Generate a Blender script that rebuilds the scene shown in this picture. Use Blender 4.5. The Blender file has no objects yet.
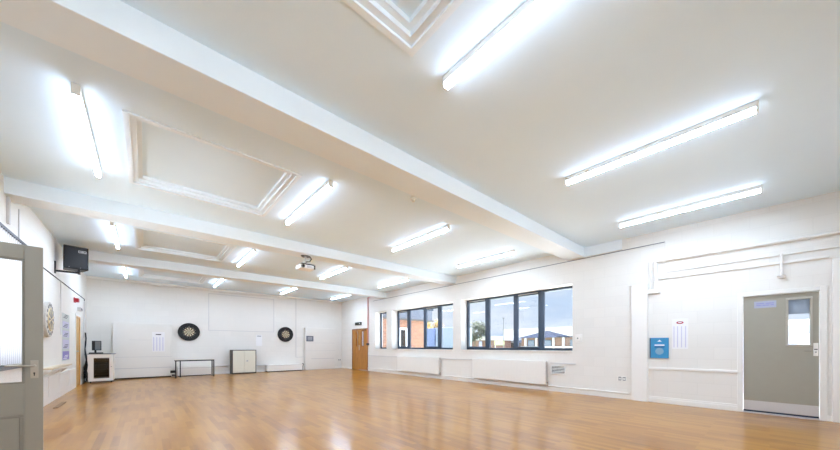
import bpy, bmesh, math, random
from mathutils import Vector, Matrix
random.seed(7)
C = bpy.context.scene.collection
PI = math.pi

# ------------------------------------------------------------------ materials
def lin(c):
    return tuple(((x/255.0)/12.92 if x/255.0 <= .04045 else ((x/255.0+.055)/1.055)**2.4) for x in c)

def new_mat(name):
    m = bpy.data.materials.new(name); m.use_nodes = True
    nt = m.node_tree
    return m, nt, nt.nodes['Principled BSDF']

def mat(name, rgb, rough=.6, metal=0.0, var=.05, scale=14.0, bump=0.0, spec=.5):
    """Procedural paint / metal / plastic: a base colour with faint noise mottling and optional bump."""
    m, nt, b = new_mat(name)
    N, L = nt.nodes, nt.links
    tc = N.new('ShaderNodeTexCoord'); no = N.new('ShaderNodeTexNoise')
    no.inputs['Scale'].default_value = scale; no.inputs['Detail'].default_value = 4
    L.new(tc.outputs['Object'], no.inputs['Vector'])
    mx = N.new('ShaderNodeMix'); mx.data_type = 'RGBA'
    c = lin(rgb)
    mx.inputs['A'].default_value = tuple(x*(1-var) for x in c)+(1,)
    mx.inputs['B'].default_value = tuple(min(1, x*(1+var)) for x in c)+(1,)
    L.new(no.outputs['Fac'], mx.inputs['Factor'])
    L.new(mx.outputs['Result'], b.inputs['Base Color'])
    b.inputs['Roughness'].default_value = rough; b.inputs['Metallic'].default_value = metal
    b.inputs['Specular IOR Level'].default_value = spec
    if bump:
        bp = N.new('ShaderNodeBump'); bp.inputs['Strength'].default_value = bump; bp.inputs['Distance'].default_value = .01
        L.new(no.outputs['Fac'], bp.inputs['Height']); L.new(bp.outputs['Normal'], b.inputs['Normal'])
    return m

def brick_mat(name, c1, c2, mortar, bw, bh, ms, plane, rough=.7, bump=.15, noise=0.0):
    m, nt, b = new_mat(name)
    N, L = nt.nodes, nt.links
    tc = N.new('ShaderNodeTexCoord'); sx = N.new('ShaderNodeSeparateXYZ'); cx = N.new('ShaderNodeCombineXYZ')
    L.new(tc.outputs['Object'], sx.inputs[0])
    a, c = plane                                   # which axes run along / across the courses
    L.new(sx.outputs[a], cx.inputs['X']); L.new(sx.outputs[c], cx.inputs['Y'])
    br = N.new('ShaderNodeTexBrick')
    br.inputs['Scale'].default_value = 1; br.inputs['Brick Width'].default_value = bw; br.inputs['Row Height'].default_value = bh
    br.inputs['Mortar Size'].default_value = ms; br.inputs['Mortar Smooth'].default_value = .3
    br.inputs['Color1'].default_value = lin(c1)+(1,); br.inputs['Color2'].default_value = lin(c2)+(1,); br.inputs['Mortar'].default_value = lin(mortar)+(1,)
    L.new(cx.outputs[0], br.inputs['Vector'])
    L.new(br.outputs['Color'], b.inputs['Base Color'])
    b.inputs['Roughness'].default_value = rough
    bp = N.new('ShaderNodeBump'); bp.inputs['Strength'].default_value = bump; bp.inputs['Distance'].default_value = .006; bp.invert = True
    L.new(br.outputs['Fac'], bp.inputs['Height']); L.new(bp.outputs['Normal'], b.inputs['Normal'])
    return m

def floor_mat():
    """Varnished hardwood strips running down the length of the room."""
    m, nt, b = new_mat('varnished_wood_strips')
    N, L = nt.nodes, nt.links
    tc = N.new('ShaderNodeTexCoord'); sx = N.new('ShaderNodeSeparateXYZ'); cx = N.new('ShaderNodeCombineXYZ')
    L.new(tc.outputs['Object'], sx.inputs[0])
    L.new(sx.outputs['Y'], cx.inputs['X']); L.new(sx.outputs['X'], cx.inputs['Y'])
    br = N.new('ShaderNodeTexBrick'); br.offset = .37; br.offset_frequency = 3
    br.inputs['Scale'].default_value = 1; br.inputs['Brick Width'].default_value = .55; br.inputs['Row Height'].default_value = .075
    br.inputs['Mortar Size'].default_value = 0.0; br.inputs['Bias'].default_value = 0
    br.inputs['Color1'].default_value = (0, 0, 0, 1); br.inputs['Color2'].default_value = (1, 1, 1, 1); br.inputs['Mortar'].default_value = (.3, .3, .3, 1)
    L.new(cx.outputs[0], br.inputs['Vector'])
    mp = N.new('ShaderNodeMapping'); mp.inputs['Scale'].default_value = (9, .7, 1)
    no = N.new('ShaderNodeTexNoise'); no.inputs['Scale'].default_value = 2.2; no.inputs['Detail'].default_value = 3
    L.new(tc.outputs['Object'], mp.inputs['Vector']); L.new(mp.outputs[0], no.inputs['Vector'])
    n2 = N.new('ShaderNodeTexNoise'); n2.inputs['Scale'].default_value = .55; n2.inputs['Detail'].default_value = 2
    L.new(tc.outputs['Object'], n2.inputs['Vector'])
    a1 = N.new('ShaderNodeMath'); a1.operation = 'MULTIPLY_ADD'; a1.inputs[1].default_value = .44
    a2 = N.new('ShaderNodeMath'); a2.operation = 'MULTIPLY_ADD'; a2.inputs[1].default_value = .55
    L.new(br.outputs['Color'], a1.inputs[0]); L.new(n2.outputs['Fac'], a1.inputs[2])
    a0 = N.new('ShaderNodeMath'); a0.operation = 'SUBTRACT'; a0.inputs[1].default_value = .22
    L.new(a1.outputs[0], a0.inputs[0])
    L.new(no.outputs['Fac'], a2.inputs[0]); L.new(a0.outputs[0], a2.inputs[2])
    cr = N.new('ShaderNodeValToRGB'); e = cr.color_ramp.elements
    e[0].position = .2; e[0].color = lin(FLOOR_DARK)+(1,)
    e[1].position = 1.0; e[1].color = lin(FLOOR_LIGHT)+(1,)
    mid = cr.color_ramp.elements.new(.58); mid.color = lin(FLOOR_MID)+(1,)
    L.new(a2.outputs[0], cr.inputs[0])
    mx = N.new('ShaderNodeMix'); mx.data_type = 'RGBA'; mx.inputs['B'].default_value = lin((128, 84, 34))+(1,)
    L.new(br.outputs['Fac'], mx.inputs['Factor']); L.new(cr.outputs[0], mx.inputs['A'])
    L.new(mx.outputs['Result'], b.inputs['Base Color'])
    r = N.new('ShaderNodeMapRange'); r.inputs['To Min'].default_value = .278; r.inputs['To Max'].default_value = .30
    L.new(no.outputs['Fac'], r.inputs['Value']); L.new(r.outputs[0], b.inputs['Roughness'])
    b.inputs['IOR'].default_value = 1.38
    b.inputs['Coat Weight'].default_value = .34; b.inputs['Coat Roughness'].default_value = .13; b.inputs['Coat IOR'].default_value = 1.5   # floor varnish
    return m

def wood_mat(name, dark, light, rough=.35, axis='Z'):
    m, nt, b = new_mat(name); N, L = nt.nodes, nt.links
    tc = N.new('ShaderNodeTexCoord'); mp = N.new('ShaderNodeMapping')
    mp.inputs['Scale'].default_value = {'Z': (14, 14, .8), 'Y': (14, .8, 14), 'X': (.8, 14, 14)}[axis]
    no = N.new('ShaderNodeTexNoise'); no.inputs['Scale'].default_value = 3; no.inputs['Detail'].default_value = 6; no.inputs['Distortion'].default_value = .6
    L.new(tc.outputs['Object'], mp.inputs['Vector']); L.new(mp.outputs[0], no.inputs['Vector'])
    cr = N.new('ShaderNodeValToRGB'); e = cr.color_ramp.elements
    e[0].position = .3; e[0].color = lin(dark)+(1,); e[1].position = .75; e[1].color = lin(light)+(1,)
    L.new(no.outputs['Fac'], cr.inputs[0]); L.new(cr.outputs[0], b.inputs['Base Color'])
    b.inputs['Roughness'].default_value = rough
    return m

def glass_mat(name, tint=(1, 1, 1), ior=1.45):
    m = bpy.data.materials.new(name); m.use_nodes = True; nt = m.node_tree; N, L = nt.nodes, nt.links
    N.remove(N['Principled BSDF'])
    tr = N.new('ShaderNodeBsdfTransparent'); tr.inputs[0].default_value = tint+(1,)
    gl = N.new('ShaderNodeBsdfGlossy'); gl.inputs['Roughness'].default_value = .02
    fr = N.new('ShaderNodeFresnel'); fr.inputs['IOR'].default_value = ior
    mx = N.new('ShaderNodeMixShader')
    ge = N.new('ShaderNodeNewGeometry'); im = N.new('ShaderNodeMix'); im.data_type = 'FLOAT'   # same reflectance from both faces of the sheet
    im.inputs['A'].default_value = ior; im.inputs['B'].default_value = 1/ior
    L.new(ge.outputs['Backfacing'], im.inputs['Factor']); L.new(im.outputs[0], fr.inputs['IOR'])
    L.new(fr.outputs[0], mx.inputs[0]); L.new(tr.outputs[0], mx.inputs[1]); L.new(gl.outputs[0], mx.inputs[2])
    L.new(mx.outputs[0], N['Material Output'].inputs[0])
    return m

def emit_mat(name, rgb, strength):
    m, nt, b = new_mat(name)
    b.inputs['Base Color'].default_value = (.8, .8, .8, 1)
    b.inputs['Emission Color'].default_value = rgb+(1,)
    b.inputs['Emission Strength'].default_value = strength
    return m

def fabric_mat(name, rgb, trans=.5):
    m = bpy.data.materials.new(name); m.use_nodes = True; nt = m.node_tree; N, L = nt.nodes, nt.links
    N.remove(N['Principled BSDF'])
    d = N.new('ShaderNodeBsdfDiffuse'); t = N.new('ShaderNodeBsdfTranslucent'); mx = N.new('ShaderNodeMixShader')
    w = N.new('ShaderNodeTexNoise'); w.inputs['Scale'].default_value = 90
    tc = N.new('ShaderNodeTexCoord'); L.new(tc.outputs['Object'], w.inputs['Vector'])
    cm = N.new('ShaderNodeMix'); cm.data_type = 'RGBA'; c = lin(rgb)
    cm.inputs['A'].default_value = tuple(x*.96 for x in c)+(1,); cm.inputs['B'].default_value = c+(1,)
    L.new(w.outputs['Fac'], cm.inputs['Factor'])
    L.new(cm.outputs['Result'], d.inputs[0]); L.new(cm.outputs['Result'], t.inputs[0])
    mx.inputs[0].default_value = trans
    L.new(d.outputs[0], mx.inputs[1]); L.new(t.outputs[0], mx.inputs[2]); L.new(mx.outputs[0], N['Material Output'].inputs[0])
    return m

FLOOR_DARK, FLOOR_MID, FLOOR_LIGHT = (112, 66, 12), (152, 97, 22), (174, 121, 38)
LIGHT_RGB, LIGHT_STRENGTH = (.79, .98, 1.27), 55.0; SIDE_GLOW = .11
SUN_POWER = 12.0
SKY_STRENGTH, SKY_ZENITH, SKY_FILL, FILL_SIDE = .425, 2.5, 2.0, (-.45, -.8, .35)

M = {}
M['wall'] = brick_mat('white_painted_blockwork', (231, 228, 221), (228, 225, 218), (226, 223, 216), .45, .225, .006, ('Y', 'Z'), .55, .06)
M['wall_x'] = brick_mat('white_painted_blockwork_end', (231, 228, 221), (228, 225, 218), (226, 223, 216), .45, .225, .006, ('X', 'Z'), .55, .06)
M['ceiling'] = mat('white_ceiling_plaster', (228, 244, 255), .8, var=.015, scale=3)
M['beam'] = mat('white_beam_paint', (236, 245, 251), .6, var=.01)
M['floor'] = floor_mat()
M['white'] = mat('white_gloss_paint', (238, 236, 231), .35, var=.012)
M['offwhite'] = mat('off_white_enamel', (236, 234, 228), .35, var=.012)
M['panel'] = mat('white_painted_board', (229, 226, 219), .5, var=.02, scale=4)
M['taupe'] = mat('taupe_door_paint', (160, 156, 142), .4, var=.03, scale=9)
M['taupe_dark'] = mat('taupe_moulding_paint', (146, 142, 129), .4, var=.03, scale=9)
M['bead'] = mat('pale_taupe_bead_paint', (178, 173, 160), .4, var=.03)
M['silver'] = mat('satin_silver_metal', (200, 200, 200), .3, .9, .03)
M['kick'] = mat('brushed_aluminium_plate', (214, 212, 212), .38, .5, .03, 40)
M['brass'] = mat('worn_nickel_metal', (190, 182, 166), .28, .9, .06, 40)
M['anthracite'] = mat('anthracite_window_frame', (58, 72, 88), .4, var=.05)
M['black'] = mat('black_plastic', (16, 16, 20), .45, var=.1)
M['blackmetal'] = mat('black_powder_coat', (34, 34, 36), .4, .3, .1)
M['grille'] = mat('black_speaker_grille', (13, 13, 17), .6, var=.3, scale=120, bump=.3)
M['grey'] = mat('mid_grey_plastic', (120, 122, 124), .5, var=.06)
M['darkgrey'] = mat('dark_grey_rubber', (60, 60, 62), .7, var=.08)
M['lightgrey'] = mat('light_grey_enamel', (206, 204, 202), .4, var=.03)
M['red'] = mat('red_plastic', (176, 22, 40), .4, var=.06)
M['redpipe'] = mat('faded_red_pipe_paint', (206, 140, 140), .45, var=.06)
M['cream'] = mat('cream_laminate', (222, 218, 200), .45, var=.025, scale=6)
M['umber'] = mat('dark_brown_edge', (72, 66, 58), .5, var=.1)
M['oak'] = wood_mat('orange_oak_veneer', (158, 98, 30), (196, 136, 54))
M['oakdark'] = wood_mat('dark_oak_trim', (112, 68, 26), (146, 92, 40))
M['pine'] = wood_mat('amber_pine_door', (196, 146, 66), (226, 180, 96))
M['beige'] = wood_mat('beige_shelf_top', (208, 188, 156), (224, 206, 176), axis='Y')
M['glass'] = glass_mat('clear_window_glass')
M['darkglass'] = glass_mat('smoked_glass', (.62, .57, .48), 1.4)
M['tube'] = emit_mat('lit_light_diffuser', LIGHT_RGB, LIGHT_STRENGTH)
M['tube_side'] = emit_mat('lit_light_diffuser_side', LIGHT_RGB, LIGHT_STRENGTH*SIDE_GLOW)
M['blind'] = fabric_mat('white_blind_fabric', (240, 240, 242), .45)
M['rollblind'] = fabric_mat('grey_blue_roller_blind', (168, 178, 190), .35)
M['paper'] = mat('white_paper', (236, 235, 234), .7, var=.01)
M['paperline'] = mat('pale_lilac_print', (202, 200, 220), .7, var=.02)
M['paperred'] = mat('crimson_print', (170, 40, 62), .7, var=.05)
M['ink'] = mat('dark_print', (70, 72, 84), .7, var=.05)
M['blue'] = mat('sky_blue_board', (52, 140, 188), .45, var=.04, scale=8)
M['blueprint'] = mat('pale_blue_print', (128, 168, 192), .5, var=.05)
M['navy'] = mat('deep_blue_print', (20, 92, 140), .5, var=.05)
M['signblue'] = mat('silver_blue_plate', (164, 170, 192), .35, .2, .03)
M['lilac'] = mat('lilac_print', (140, 140, 196), .6, var=.05)
M['postergreen'] = mat('grey_green_print', (196, 202, 198), .6, var=.05, scale=30)
M['posterlilac'] = mat('lavender_print', (198, 196, 218), .6, var=.1, scale=30)
M['posterviolet'] = mat('violet_print', (140, 130, 194), .6, var=.15, scale=30)
M['slate'] = mat('slate_blue_plate', (92, 100, 114), .5, var=.05)
M['exit'] = mat('dark_green_sign', (22, 44, 36), .4, var=.05)
M['rubber'] = mat('black_board_rubber', (30, 29, 30), .8, var=.15, scale=60)
M['sisal_black'] = mat('black_sisal', (24, 22, 22), .9, var=.15, scale=160)
M['sisal_cream'] = mat('cream_sisal', (222, 206, 168), .9, var=.08, scale=160)
M['sisal_red'] = mat('red_sisal', (160, 40, 36), .9, var=.1, scale=160)
M['sisal_green'] = mat('green_sisal', (40, 96, 58), .9, var=.1, scale=160)
M['wire'] = mat('pale_wire', (196, 190, 180), .35, .8, .03)
M['cork'] = mat('grey_weathered_board', (196, 193, 186), .8, var=.35, scale=60, bump=.3)
M['chrome'] = mat('dull_chrome', (210, 210, 212), .2, .9, .02)
M['ampface'] = mat('dark_equipment_face', (52, 46, 36), .5, var=.15, scale=60)
M['ampbronze'] = mat('bronze_equipment_strip', (150, 124, 84), .4, .3, .1, 60)
M['screen'] = mat('grey_monitor_screen', (118, 124, 130), .25, var=.08)
M['threshold'] = mat('dark_blue_threshold', (44, 52, 72), .5, var=.1)
M['brownstrip'] = mat('dark_brown_timber_strip', (120, 88, 58), .5, var=.15)
# outside
M['redbrick'] = brick_mat('orange_brown_brick', (150, 100, 70), (122, 76, 54), (140, 126, 110), .22, .075, .010, ('X', 'Z'), .85, .4)
M['farbrick'] = brick_mat('far_brown_brick', (112, 82, 68), (94, 66, 54), (112, 98, 88), .22, .075, .010, ('Y', 'Z'), .85, .4)
M['slateroof'] = brick_mat('grey_hung_slate', (92, 98, 108), (80, 86, 98), (62, 68, 78), .3, .16, .006, ('X', 'Z'), .7, .4)
M['darkroof'] = mat('dark_blue_grey_roof', (38, 44, 58), .9, var=.12, scale=3, spec=.05)
M['container'] = mat('blue_lilac_sheet_metal', (102, 112, 158), .6, var=.04, scale=2)
M['container_pale'] = mat('pale_lilac_sheet_metal', (138, 143, 170), .6, var=.04, scale=2)
M['render'] = mat('white_render', (168, 168, 166), .8, var=.03, scale=2)
M['palebuilding'] = mat('pale_cream_cladding', (150, 149, 140), .8, var=.03, scale=1)
M['signcream'] = mat('pale_lime_board', (170, 176, 138), .6, var=.03)
M['lawn'] = mat('mown_grass', (132, 156, 84), .9, var=.25, scale=2.5, bump=.3)
M['paving'] = mat('pale_concrete_paving', (226, 227, 226), .85, var=.06, scale=2)
M['bark'] = mat('brown_bark', (98, 84, 70), .9, var=.25, scale=20, bump=.5)
M['leafgreen'] = mat('grey_green_leaves', (58, 66, 46), .7, var=.35, scale=6)
M['leafgold'] = mat('golden_autumn_leaves', (156, 124, 50), .7, var=.3, scale=5)

# ------------------------------------------------------------------ geometry helpers
ORG = {}
class MB:
    def __init__(s): s.bm = bmesh.new(); s.mi = 0
    def m(s, i): s.mi = i; return s
    def face(s, vs):
        try:
            f = s.bm.faces.new(vs); f.material_index = s.mi; return f
        except ValueError: return None
    def box(s, x0, y0, z0, x1, y1, z1):
        x0, x1 = sorted((x0, x1)); y0, y1 = sorted((y0, y1)); z0, z1 = sorted((z0, z1))
        v = [s.bm.verts.new(p) for p in ((x0,y0,z0),(x1,y0,z0),(x1,y1,z0),(x0,y1,z0),(x0,y0,z1),(x1,y0,z1),(x1,y1,z1),(x0,y1,z1))]
        for q in ((3,2,1,0),(4,5,6,7),(0,1,5,4),(1,2,6,5),(2,3,7,6),(3,0,4,7)): s.face([v[i] for i in q])
        return s
    def cyl(s, p, q, r, n=16, r2=None, cap=True):
        p, q = Vector(p), Vector(q); d = (q-p).normalized(); r2 = r if r2 is None else r2
        a = d.orthogonal().normalized(); b = d.cross(a)
        A = [s.bm.verts.new(p+(a*math.cos(t)+b*math.sin(t))*r) for t in (2*PI*i/n for i in range(n))]
        B = [s.bm.verts.new(q+(a*math.cos(t)+b*math.sin(t))*r2) for t in (2*PI*i/n for i in range(n))]
        for i in range(n): s.face([A[i], A[(i+1) % n], B[(i+1) % n], B[i]])
        if cap: s.face(A[::-1]); s.face(B)
        return s
    def sphere(s, c, r, n=10, sc=(1,1,1)):
        rings = []
        for i in range(1, n):
            ph = PI*i/n
            rings.append([s.bm.verts.new((c[0]+sc[0]*r*math.sin(ph)*math.cos(2*PI*j/(2*n)), c[1]+sc[1]*r*math.sin(ph)*math.sin(2*PI*j/(2*n)), c[2]+sc[2]*r*math.cos(ph))) for j in range(2*n)])
        t = s.bm.verts.new((c[0], c[1], c[2]+sc[2]*r)); u = s.bm.verts.new((c[0], c[1], c[2]-sc[2]*r)); k = 2*n
        for j in range(k):
            s.face([t, rings[0][j], rings[0][(j+1) % k]]); s.face([u, rings[-1][(j+1) % k], rings[-1][j]])
            for i in range(len(rings)-1): s.face([rings[i][j], rings[i+1][j], rings[i+1][(j+1) % k], rings[i][(j+1) % k]])
        return s
    def tube(s, pts, r, n=10):
        for a, b in zip(pts, pts[1:]): s.cyl(a, b, r, n)
        for p in pts[1:-1]: s.sphere(p, r*1.03, 6)
        return s
    def prism(s, poly, axis, a, b):
        """poly of 2D points extruded along axis ('X','Y','Z') from a to b."""
        def P(u, v, w): return {'X': (w, u, v), 'Y': (u, w, v), 'Z': (u, v, w)}[axis]
        A = [s.bm.verts.new(P(u, v, a)) for u, v in poly]; B = [s.bm.verts.new(P(u, v, b)) for u, v in poly]; n = len(poly)
        s.face(A[::-1]); s.face(B)
        for i in range(n): s.face([A[i], A[(i+1) % n], B[(i+1) % n], B[i]])
        return s
    def rim(s, y, cx, cz, r0, r1, t0, t1, seg, depth=.004):
        """a sector of a ring standing in the XZ plane, face at y, going back by depth"""
        f0 = [s.bm.verts.new((cx+r0*math.sin(t), y, cz+r0*math.cos(t))) for t in (t0+(t1-t0)*i/seg for i in range(seg+1))]
        f1 = [s.bm.verts.new((cx+r1*math.sin(t), y, cz+r1*math.cos(t))) for t in (t0+(t1-t0)*i/seg for i in range(seg+1))]
        for i in range(seg): s.face([f0[i], f0[i+1], f1[i+1], f1[i]])
        return s
    def build(s, name, mats, parent=None, bevel=0.0, smooth=False, local=False, fixn=True):
        if fixn: bmesh.ops.recalc_face_normals(s.bm, faces=s.bm.faces)
        me = bpy.data.meshes.new(name); o = bpy.data.objects.new(name, me); C.objects.link(o)
        for mm in (mats if isinstance(mats, (list, tuple)) else [mats]): me.materials.append(mm)
        if parent is not None:
            org = ORG[parent]; o.parent = parent
        elif local: org = Vector((0, 0, 0))
        else:
            vs = [v.co for v in s.bm.verts]
            org = Vector(((min(v.x for v in vs)+max(v.x for v in vs))/2, (min(v.y for v in vs)+max(v.y for v in vs))/2, min(v.z for v in vs)))
            o.location = org
        ORG[o] = org
        if org.length: bmesh.ops.translate(s.bm, verts=s.bm.verts, vec=-org)
        s.bm.to_mesh(me); s.bm.free()
        if smooth:
            for p in me.polygons: p.use_smooth = True
            me.set_sharp_from_angle(angle=math.radians(40)) if hasattr(me, 'set_sharp_from_angle') else None
        if bevel:
            b = o.modifiers.new('bevel', 'BEVEL'); b.width = bevel; b.segments = 2; b.limit_method = 'ANGLE'
        return o

def bx(*a): return MB().box(*a)
def tag(o, label, cat, group=None, kind=None):
    o['label'] = label; o['category'] = cat
    if group: o['group'] = group
    if kind: o['kind'] = kind
    return o
def thing(name, loc, label, cat, group=None, kind=None, rz=None):
    """Empty at the base of a thing. Parts are authored in world space, or, when rz is given, in the thing's own space."""
    o = bpy.data.objects.new(name, None); C.objects.link(o); o.empty_display_size = .1
    o.location = loc; ORG[o] = Vector(loc)
    if rz is not None: o.rotation_euler = (0, 0, rz); ORG[o] = Vector((0, 0, 0))
    return tag(o, label, cat, group, kind)
def copy_tree(o, parent=None):
    c = o.copy(); C.objects.link(c)
    if parent is not None: c.parent = parent
    for ch in o.children: copy_tree(ch, c)
    return c
def lab(o, text): o['label'] = text; return o
def holes(mb, axis, c0, c1, a0, a1, z0, z1, hs):
    """slab of boxes with rectangular openings hs = (a0,a1,z0,z1); axis 'X' = slab lies in the YZ plane, 'Y' = XZ plane, 'Z' = XY plane"""
    As = sorted({a0, a1, *[h[0] for h in hs], *[h[1] for h in hs]}); Zs = sorted({z0, z1, *[h[2] for h in hs], *[h[3] for h in hs]})
    for p, q in zip(As, As[1:]):
        run = None
        for r, t in zip(Zs, Zs[1:]):
            solid = not any(h[0] <= (p+q)/2 <= h[1] and h[2] <= (r+t)/2 <= h[3] for h in hs)
            if solid: run = (run[0], t) if run else (r, t)
            if run and (not solid or t == Zs[-1]):
                if axis == 'X': mb.box(c0, p, run[0], c1, q, run[1])
                elif axis == 'Y': mb.box(p, c0, run[0], q, c1, run[1])
                else: mb.box(p, run[0], c0, q, run[1], c1)
                run = None
    return mb
def text_mesh(body, size, mats, parent, loc, rot, name='numeral'):
    cu = bpy.data.curves.new('lettering', 'FONT'); cu.body = body; cu.size = size; cu.extrude = .0008; cu.align_x = 'CENTER'; cu.align_y = 'CENTER'
    t = bpy.data.objects.new('lettering', cu); C.objects.link(t)
    bpy.context.view_layer.update()
    me = bpy.data.meshes.new_from_object(t.evaluated_get(bpy.context.evaluated_depsgraph_get()))
    bpy.data.objects.remove(t)
    me.transform(Matrix.Translation(Vector(loc)-ORG[parent]) @ rot)
    me.materials.clear(); me.materials.append(mats)
    o = bpy.data.objects.new(name, me); C.objects.link(o); o.parent = parent; ORG[o] = ORG[parent]
    return o

# ------------------------------------------------------------------ room shell
XL, XR, YF, YB, H = -1.45, 7.78, -1.15, 15.0, 3.47
ST = 'structure'
tag(bx(XL-.4, YF-.4, -.15, XR+.42, YB+.4, 0).build('floor', M['floor'], local=True), 'glossy orange-brown hardwood strip floor of the hall', 'floor', kind=ST)
HX = (-.12, 1.55)
HY = [(.2, 1.85), (4.27, 5.97), (8.27, 9.97), (12.25, 13.95)]
tag(holes(MB(), 'Z', H, H+.25, XL-.4, XR+.42, YF-.4, YB+.4, [(HX[0], HX[1], a, b) for a, b in HY]).build('ceiling', M['ceiling'], local=True),
    'white plaster ceiling crossed by three beams', 'ceiling', kind=ST)
WIN = [(3.18, 6.74, 1.03, 2.67), (7.09, 10.55, 1.03, 2.65), (10.94, 11.84, 1.03, 2.67)]
tag(holes(MB(), 'X', XR, XR+.42, YF-.4, YB+.4, 0, H, WIN+[(-.555, .345, 0, 2.03), (12.42, 13.92, 0, 1.99)]).build('wall_right', M['wall'], local=True),
    'long white wall with windows, radiators and the grey door', 'wall', kind=ST)
tag(holes(MB(), 'X', XL-.3, XL, YF-.4, YB+.4, 0, H, [(3.19, 4.03, 0, 2.02), (4.3, 7.85, .86, 2.68), (12.84, 13.6, 0, 2.0)]).build('wall_left', M['wall'], local=True),
    'white side wall behind the open taupe door, with speaker and posters', 'wall', kind=ST)
tag(bx(XL, YB, 0, XR, YB+.3, H).build('wall_back', M['wall_x'], local=True), 'white end wall where the two round dartboards hang', 'wall', kind=ST)
FILL_WIN = [(-.2, 1.6, 1.2, 2.5), (4.4, 6.2, 1.2, 2.5)]
tag(holes(MB(), 'Y', YF-.3, YF, XL, XR, 0, H, FILL_WIN).build('wall_front', M['wall_x'], local=True), 'white end wall with two added windows opposite the dartboard wall', 'wall', kind=ST)
bl = ['white ceiling beam nearest the grey door, widest in view', 'middle white ceiling beam carrying the projector bracket', 'white ceiling beam closest to the dartboard wall']
for i, y in enumerate((2.90, 6.97, 10.97)):
    tag(bx(XL, y, 3.245, XR, y+.41, H).build('beam', M['beam'], bevel=.006), bl[i], 'beam', 'ceiling beams', ST)
# cove strip along ceiling at the end wall and boxed strip by the first beam
tag(bx(XL, YB-.09, H-.07, XR, YB, H).build('trim_1', M['white'], bevel=.01), 'white boxed strip where ceiling meets dartboard wall', 'trim', kind=ST)
tag(bx(XR-.03, 2.13, 3.25, XR, 2.90, H).build('trim_2', M['beam'], bevel=.004), 'white boxed strip beside first beam end, above wall cable', 'trim', kind=ST)
tag(bx(XR-.07, 1.66, 0, XR, 1.94, 2.42).build('trim_3', M['white'], bevel=.004), 'flat white pilaster strip between blue board and double socket', 'trim', kind=ST)
tag(bx(XR-.05, YF, 0, XR, -.63, 2.46).build('trim_4', M['white'], bevel=.004), 'flat white pilaster strip right of the grey door', 'trim', kind=ST)
tag(bx(XR-.02, .37, .67, XR, 1.66, .715).build('trim_5', M['white'], bevel=.004), 'white dado trunking between grey door and pilaster strip', 'trim', kind=ST)
for i, (a, b, l) in enumerate(((10.09, 12.38, 'between corner double doors and far radiator'), (6.24, 7.6, 'between the two radiators'), (3.1, 3.72, 'right of the radiator nearest, above air vent'))):
    tag(bx(XR-.022, a, .70, XR, b, .725).build('trim_%d' % (6+i), M['lightgrey'], bevel=.003), 'thin white dado strip ' + l, 'trim', kind=ST)
mb = MB()
for a, b in ((.375, 12.40), (13.94, 15.0), (YF, -.58)): mb.box(XR-.02, a, 0, XR, b, .085)
mb.box(XR-.012, .375, .085, XR, 1.66, .12)
tag(mb.build('baseboard_right', M['white'], bevel=.003), 'white skirting board along the window wall', 'skirting board', kind=ST)
mb = MB()
for a, b in ((YF, 3.12), (4.1, 12.78), (13.66, 15.0)): mb.box(XL, a, 0, XL+.02, b, .13)
tag(mb.build('baseboard_left', M['white'], bevel=.003), 'white skirting board along wall behind open door', 'skirting board', kind=ST)
tag(bx(XL, YB-.02, 0, XR, YB, .10).build('baseboard_back', M['white'], bevel=.003), 'white skirting board along the dartboard wall', 'skirting board', kind=ST)
tag(bx(XL+.19, 8.7, 0, XL+.25, 9.5, .015).build('trim_10', M['brownstrip']), 'dark brown strip on floor along left wall', 'trim', kind=ST)

# ------------------------------------------------------------------ ceiling hatches
hl = ['recessed ceiling panel in the bay before the first beam, cut off by top of photo', 'largest whole recessed ceiling panel, between first and middle beams', 'recessed ceiling panel between middle and last beams', 'recessed ceiling panel in last bay above dartboard wall']
for i, (a, b) in enumerate(HY):
    t = thing('ceiling_hatch', (.715, (a+b)/2, H), hl[i], 'ceiling panel', 'recessed ceiling panels')
    x0, x1 = HX
    bx(x0, a, H+.085, x1, b, H+.2).build('panel', M['ceiling'], t)
    mb = MB()
    for k, (o, w, z0, z1) in enumerate(((-.05, .05, H-.015, H+.0), (0, .05, H+.005, H+.085), (.05, .045, H+.045, H+.085))):
        X0, X1, Y0, Y1 = x0+o, x1-o, a+o, b-o
        mb.box(X0, Y0, z0, X1, Y0+w, z1).box(X0, Y1-w, z0, X1, Y1, z1).box(X0, Y0+w, z0, X0+w, Y1-w, z1).box(X1-w, Y0+w, z0, X1, Y1-w, z1)
    mb.build('moulding', M['beam'], t)

# ------------------------------------------------------------------ lights
LX = [-.46, 1.95, 4.36, 6.66]; LY = [.97, 4.98, 8.99, 12.98]
cols = ['nearest the side wall with the speaker', 'just right of the ceiling panel', 'third from the speaker side', 'closest to the window wall']
rows = ['before the first beam', 'between first and middle beams', 'between middle and last beams', 'in last bay by dartboards']
def make_light():
    t = thing('tube_light', (0, 0, 0), '', 'ceiling light', 'lit tube lights in four rows')
    bx(-.028, -.9, -.055, .028, .9, 0).build('housing', M['white'], t, bevel=.004)
    d = MB().prism([(-.026, -.055), (-.026, -.088), (-.020, -.098), (.020, -.098), (.026, -.088), (.026, -.055)], 'Y', -.885, .885).build('diffuser', [M['tube'], M['tube_side']], t)
    for p in d.data.polygons:
        if p.normal.z > -.9: p.material_index = 1                   # the LEDs face down, so the cover glows less at its sides
    for s in (-1, 1):
        bx(-.029, s*.886, -.10, .029, s*.903, -.0).build('end_cap', M['offwhite'], t, bevel=.004)
    return t
first = None
for r, y in enumerate(LY):
    for c, x in enumerate(LX):
        o = make_light() if first is None else copy_tree(first)
        first = first or o
        o.location = (x, y, H); o['label'] = 'lit tube light ' + rows[r] + ', ' + cols[c]

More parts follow.
